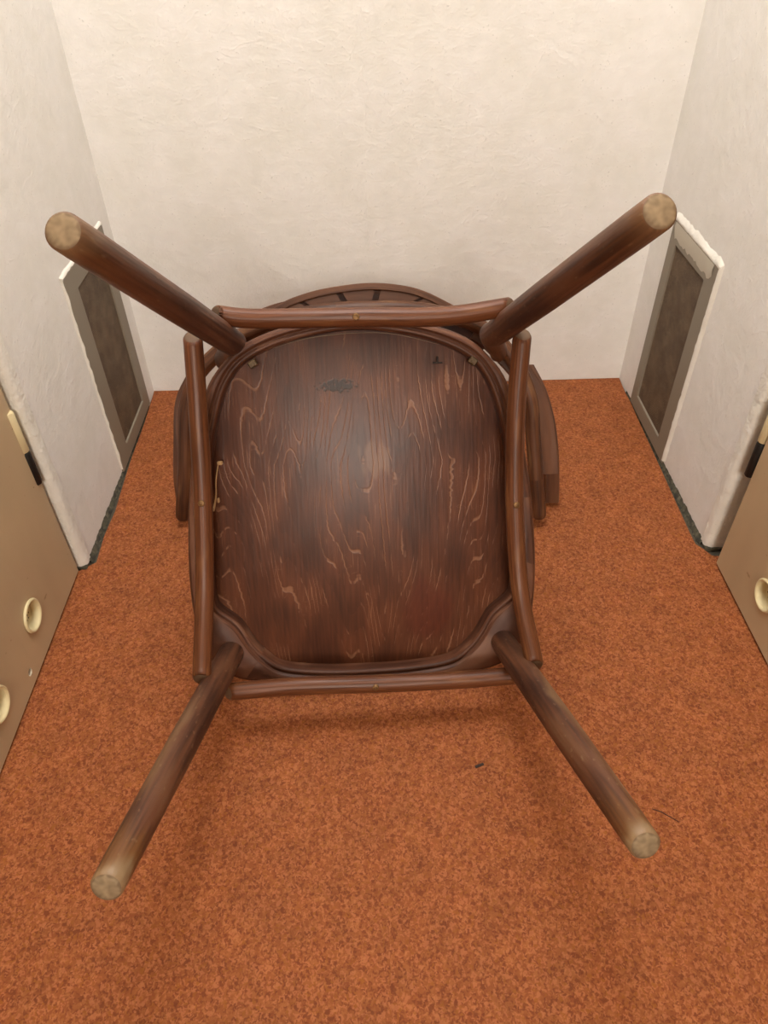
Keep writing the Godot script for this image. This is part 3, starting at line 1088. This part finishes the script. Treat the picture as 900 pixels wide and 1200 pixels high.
	# ---- back: round arm bow, outer rim, slats, crest and arm boards
	var bow := spline([Vector3(-0.2990, -0.072, -0.3180), Vector3(-0.2900, -0.030, -0.297), Vector3(-0.2790, 0.0315, -0.280), Vector3(-0.2656, 0.1173, -0.262), Vector3(-0.236, 0.172, -0.247), Vector3(-0.165, 0.223, -0.236), Vector3(-0.075, 0.249, -0.23), Vector3(0.022, 0.2555, -0.229), Vector3(0.118, 0.249, -0.23), Vector3(0.200, 0.222, -0.232), Vector3(0.252, 0.168, -0.235), Vector3(0.2770, 0.1087, -0.240), Vector3(0.2845, 0.0520, -0.250), Vector3(0.2935, -0.0183, -0.260), Vector3(0.3025, -0.084, -0.273)], 96)
	part("arm_bow", rod(bow, [Vector2(0, 0.0120), Vector2(1, 0.0120)], 24, 2, 2), wood.bow, t, "round bent rod forming both arms")
	var edge := spline([Vector3(-0.2741, 0.1109, -0.260), Vector3(-0.240, 0.170, -0.254), Vector3(-0.195, 0.213, -0.251), Vector3(-0.148, 0.2442, -0.250), Vector3(-0.1143, 0.2649, -0.250), Vector3(-0.0877, 0.2769, -0.250), Vector3(-0.0416, 0.2884, -0.250), Vector3(0.0239, 0.2951, -0.250), Vector3(0.0762, 0.2908, -0.250), Vector3(0.1155, 0.2798, -0.250), Vector3(0.1603, 0.2572, -0.250), Vector3(0.1816, 0.2464, -0.250), Vector3(0.225, 0.221, -0.252), Vector3(0.268, 0.178, -0.254), Vector3(0.2876, 0.1521, -0.255), Vector3(0.3061, 0.1206, -0.255), Vector3(0.3202, 0.0790, -0.258), Vector3(0.3296, 0.0227, -0.262), Vector3(0.3332, -0.0140, -0.265)], 120)
	var cen := Vector3(0.017, 0.0, 0.0)
	var inward := func(p: Vector3, d: float) -> Vector3:
		var q := Vector3(cen.x - p.x, minf(0.0, cen.y - p.y) - 0.00001, 0).normalized()
		return p + q * d
	# the bent rim
	var rim_o := edge.filter(func(p): return p.y > 0.185)
	var rim_i := rim_o.map(func(p): return inward.call(p, 0.0105))
	part("back_rim", strip(rim_o, rim_i, 0.020), wood.rail, t, "thin bent rim round the back")
	# the arm board inside the rim
	var bo := edge.filter(func(p): return p.x > 0.2 and p.y < 0.235).map(func(p): return p - Vector3(0, 0, 0.003))
	part("arm_board", strip(bo, bo.map(func(p): return inward.call(p, 0.034)), 0.011), wood.rail, t, "flat bent arm board")
	# the longer upper boards, which reach the floor
	var up_r := spline([Vector3(0.290, 0.165, -0.272), Vector3(0.312, 0.125, -0.275), Vector3(0.3285, 0.075, -0.280), Vector3(0.3385, 0.020, -0.288), Vector3(0.3440, -0.030, -0.299), Vector3(0.3475, -0.072, -0.311)], 24)
	var up_l := spline([Vector3(-0.262, 0.170, -0.275), Vector3(-0.2885, 0.1235, -0.284), Vector3(-0.2990, 0.0560, -0.293), Vector3(-0.3067, -0.0037, -0.305), Vector3(-0.3085, -0.0420, -0.318)], 24)
	for u in [up_r, up_l]:
		part("upper_arm_board", strip(u, u.map(func(p): return p + Vector3(-0.024 if p.x > 0.0 else 0.013, 0.0, 0.0)), 0.012), wood.rail, t, "longer board under the arm, resting on the floor")
	# slats fanning between bow and rim, dark gaps between them
	var gaps := [[-0.170, 0.250, -0.128, 0.238], [-0.0850, 0.2735, -0.0570, 0.2575], [-0.0245, 0.2900, -0.0070, 0.2610], [0.0420, 0.2895, 0.0330, 0.2615], [0.1180, 0.2745, 0.0815, 0.2590], [0.200, 0.235, 0.162, 0.232]]
	for i in gaps.size() - 1:
		var g: Array = gaps[i]
		var h: Array = gaps[i + 1]
		var half := 0.0050
		var o0 := Vector3(float(g[0]) + half, g[1], -0.2535)
		var i0 := Vector3(float(g[2]) + half, g[3], -0.250)
		var o1 := Vector3(float(h[0]) - half, h[1], -0.2535)
		var i1 := Vector3(float(h[2]) - half, h[3], -0.250)
		var oo := []
		var ii := []
		for k in 9:
			var f := k / 8.0
			var bulge := sin(PI * f)
			oo.append(o0.lerp(o1, f) + Vector3(0, 0.0035 * bulge, 0))
			ii.append(i0.lerp(i1, f) + Vector3(0, 0.003 * bulge, 0))
		part("back_slat", strip(oo, ii, 0.009), wood.rail, t, "wide slat of the low back")
	# a ledge that closes the back behind the slats
	var lg := edge.filter(func(p): return p.y > 0.215).map(func(p): return inward.call(p, 0.004) - Vector3(0, 0, 0.0165))
	part("back_ledge", strip(lg, lg.map(func(p): return inward.call(p, 0.040)), 0.004), wood.ring, t, "dark board behind the slats")
	# the crest board behind slats (the low back of the chair)
	var cr_o := edge.filter(func(p): return p.y > 0.19).map(func(p): return inward.call(p, 0.002) - Vector3(0, 0, 0.0215))
	var cr_i := cr_o.map(func(p): return inward.call(p, 0.012))
	part("crest_board", strip(cr_o, cr_i, 0.075, 0.003), wood.rail, t, "bent crest board of the low back")
	# ---- bolts of the rear legs, coming through the ring
	var nut_m := flat_mat(Color(0.29, 0.215, 0.125), 0.5, 0.5)
	for q in [Vector3(-0.1278, 0.1785, -0.003), Vector3(0.1438, 0.1745, -0.003)]:
		var st2 := begin()
		box_into(st2, Vector3(-0.0052, -0.0045, -0.008), Vector3(0.0052, 0.0045, 0.004), 0.0012)
		var nb := part("nut", done(st2), nut_m, t, "square rusty nut")
		nb.transform = Transform3D(Basis(Vector3(0, 0, 1), 0.55 if q.x < 0.0 else -0.6), q)
		var bend := part("bolt_end", rod([Vector3(0, -0.001, 0.003), Vector3(0, -0.001, 0.0062)], [Vector2(0, 0.0024), Vector2(1, 0.0022)], 14), nut_m, nb)
		bend.name = "bolt_end"
	# a short staple on the board and the torn fibres by the left side
	part("staple", box_mesh(Vector3(0.0955, 0.1725, -0.021), Vector3(0.1075, 0.1745, -0.0165), 0.0006), flat_mat(Color(0.13, 0.085, 0.06), 0.7), t, "small dark staple in the board")
	part("staple", box_mesh(Vector3(0.1005, 0.1725, -0.021), Vector3(0.1025, 0.1815, -0.017), 0.0006), flat_mat(Color(0.13, 0.085, 0.06), 0.7), t, "small dark staple in the board")
	# lifted veneer edge along the rear of the board
	part("veneer_edge", rod(spline([Vector3(-0.110, 0.1955, -0.0235), Vector3(-0.060, 0.2080, -0.0235), Vector3(0.0, 0.2130, -0.0235), Vector3(0.050, 0.2100, -0.0235), Vector3(0.105, 0.1960, -0.0235)], 24), [Vector2(0, 0.0002), Vector2(0.3, 0.0007), Vector2(0.6, 0.0004), Vector2(0.8, 0.0006), Vector2(1, 0.0002)], 8), flat_mat(Color(0.52, 0.44, 0.37), 0.8), t, "pale lifted edge of the veneer")
	# flecks of old paint on the side stretcher
	var fr := RandomNumberGenerator.new()
	fr.seed = 77
	var pf := begin()
	var sl := spline(bars[1][1], 60)
	for i in 16:
		var k := fr.randi_range(46, 57)
		var q: Vector3 = sl[k]
		var ang := fr.randf_range(-0.6, 0.6)
		var q2 := q + Vector3(sin(ang), 0, cos(ang)) * 0.0101
		var h := Vector3(fr.randf_range(0.0004, 0.0012), fr.randf_range(0.0005, 0.0017), 0.0004)
		box_into(pf, q2 - h, q2 + h, 0.0002)
	part("paint_fleck", done(pf), flat_mat(Color(0.62, 0.50, 0.33), 0.7), t, "pale flecks of old paint").set_meta("kind", "stuff")
	var fib := flat_mat(Color(0.66, 0.52, 0.36), 0.8)
	part("splinter", rod(spline([Vector3(-0.1800, 0.0560, -0.012), Vector3(-0.1835, 0.0350, -0.007), Vector3(-0.1850, 0.0150, -0.008), Vector3(-0.1895, -0.0040, -0.006)], 16), [Vector2(0, 0.0008), Vector2(0.6, 0.0009), Vector2(1, 0.0016)], 8), fib, t, "pale torn sliver of veneer")
	part("splinter", box_mesh(Vector3(-0.1812, 0.0545, -0.016), Vector3(-0.1745, 0.0590, -0.009), 0.0008), fib, t, "pale torn sliver of veneer")
	part("splinter", box_mesh(Vector3(-0.1842, 0.0060, -0.015), Vector3(-0.1815, 0.0120, -0.008), 0.0008), fib, t, "pale torn sliver of veneer")

func disc_uv(r: float) -> ArrayMesh:
	var st := begin()
	st.set_smooth_group(0)
	var seg := 32
	var prof := [[0.0, 0.0011], [0.6, 0.0010], [0.92, 0.0006], [1.0, 0.0]]
	for i in 3:
		for k in seg:
			var a0 := TAU * k / seg
			var a1 := TAU * (k + 1) / seg
			var d0 := Vector2(cos(a0), sin(a0))
			var d1 := Vector2(cos(a1), sin(a1))
			var r0: float = prof[i][0]
			var r1: float = prof[i + 1][0]
			var h0: float = prof[i][1]
			var h1: float = prof[i + 1][1]
			var A := Vector3(d0.x * r0 * r, h0, d0.y * r0 * r)
			var B := Vector3(d1.x * r0 * r, h0, d1.y * r0 * r)
			var C := Vector3(d1.x * r1 * r, h1, d1.y * r1 * r)
			var D := Vector3(d0.x * r1 * r, h1, d0.y * r1 * r)
			var uv := func(d: Vector2, q: float) -> Vector2: return Vector2(0.5, 0.5) + d * q * 0.5
			if i == 0:
				tri(st, A, C, D, uv.call(d0, r0), uv.call(d1, r1), uv.call(d0, r1))
			else:
				quad(st, A, B, C, D, uv.call(d0, r0), uv.call(d1, r0), uv.call(d1, r1), uv.call(d0, r1))
	return done(st)

func flip(mesh: ArrayMesh) -> ArrayMesh:
	return mesh

# ------------------------------------------------------------------ bits on the floor
func _small_things() -> void:
	var o := part("crumb", box_mesh(Vector3(-0.006, 0.0, -0.0018), Vector3(0.006, 0.0016, 0.0018), 0.0007), flat_mat(Color(0.17, 0.10, 0.06), 0.8), self, "small dark crumb lying on the linoleum between the two front legs")
	o.set_meta("category", "crumb")
	o.position = Vector3(0.119, 0.0, -0.467)
	o.rotation.y = 0.35
	var hair := part("hair", rod(spline([Vector3(-0.013, 0.0008, -0.008), Vector3(-0.004, 0.0009, -0.004), Vector3(0.006, 0.0008, 0.003), Vector3(0.014, 0.0008, 0.009)], 16), [Vector2(0, 0.0004), Vector2(0.5, 0.0005), Vector2(1, 0.0003)], 6), flat_mat(Color(0.20, 0.10, 0.06), 0.7), self, "thin dark hair lying on the linoleum beside the right front foot")
	hair.set_meta("category", "hair")
	hair.position = Vector3(0.330, 0.0, -0.396)
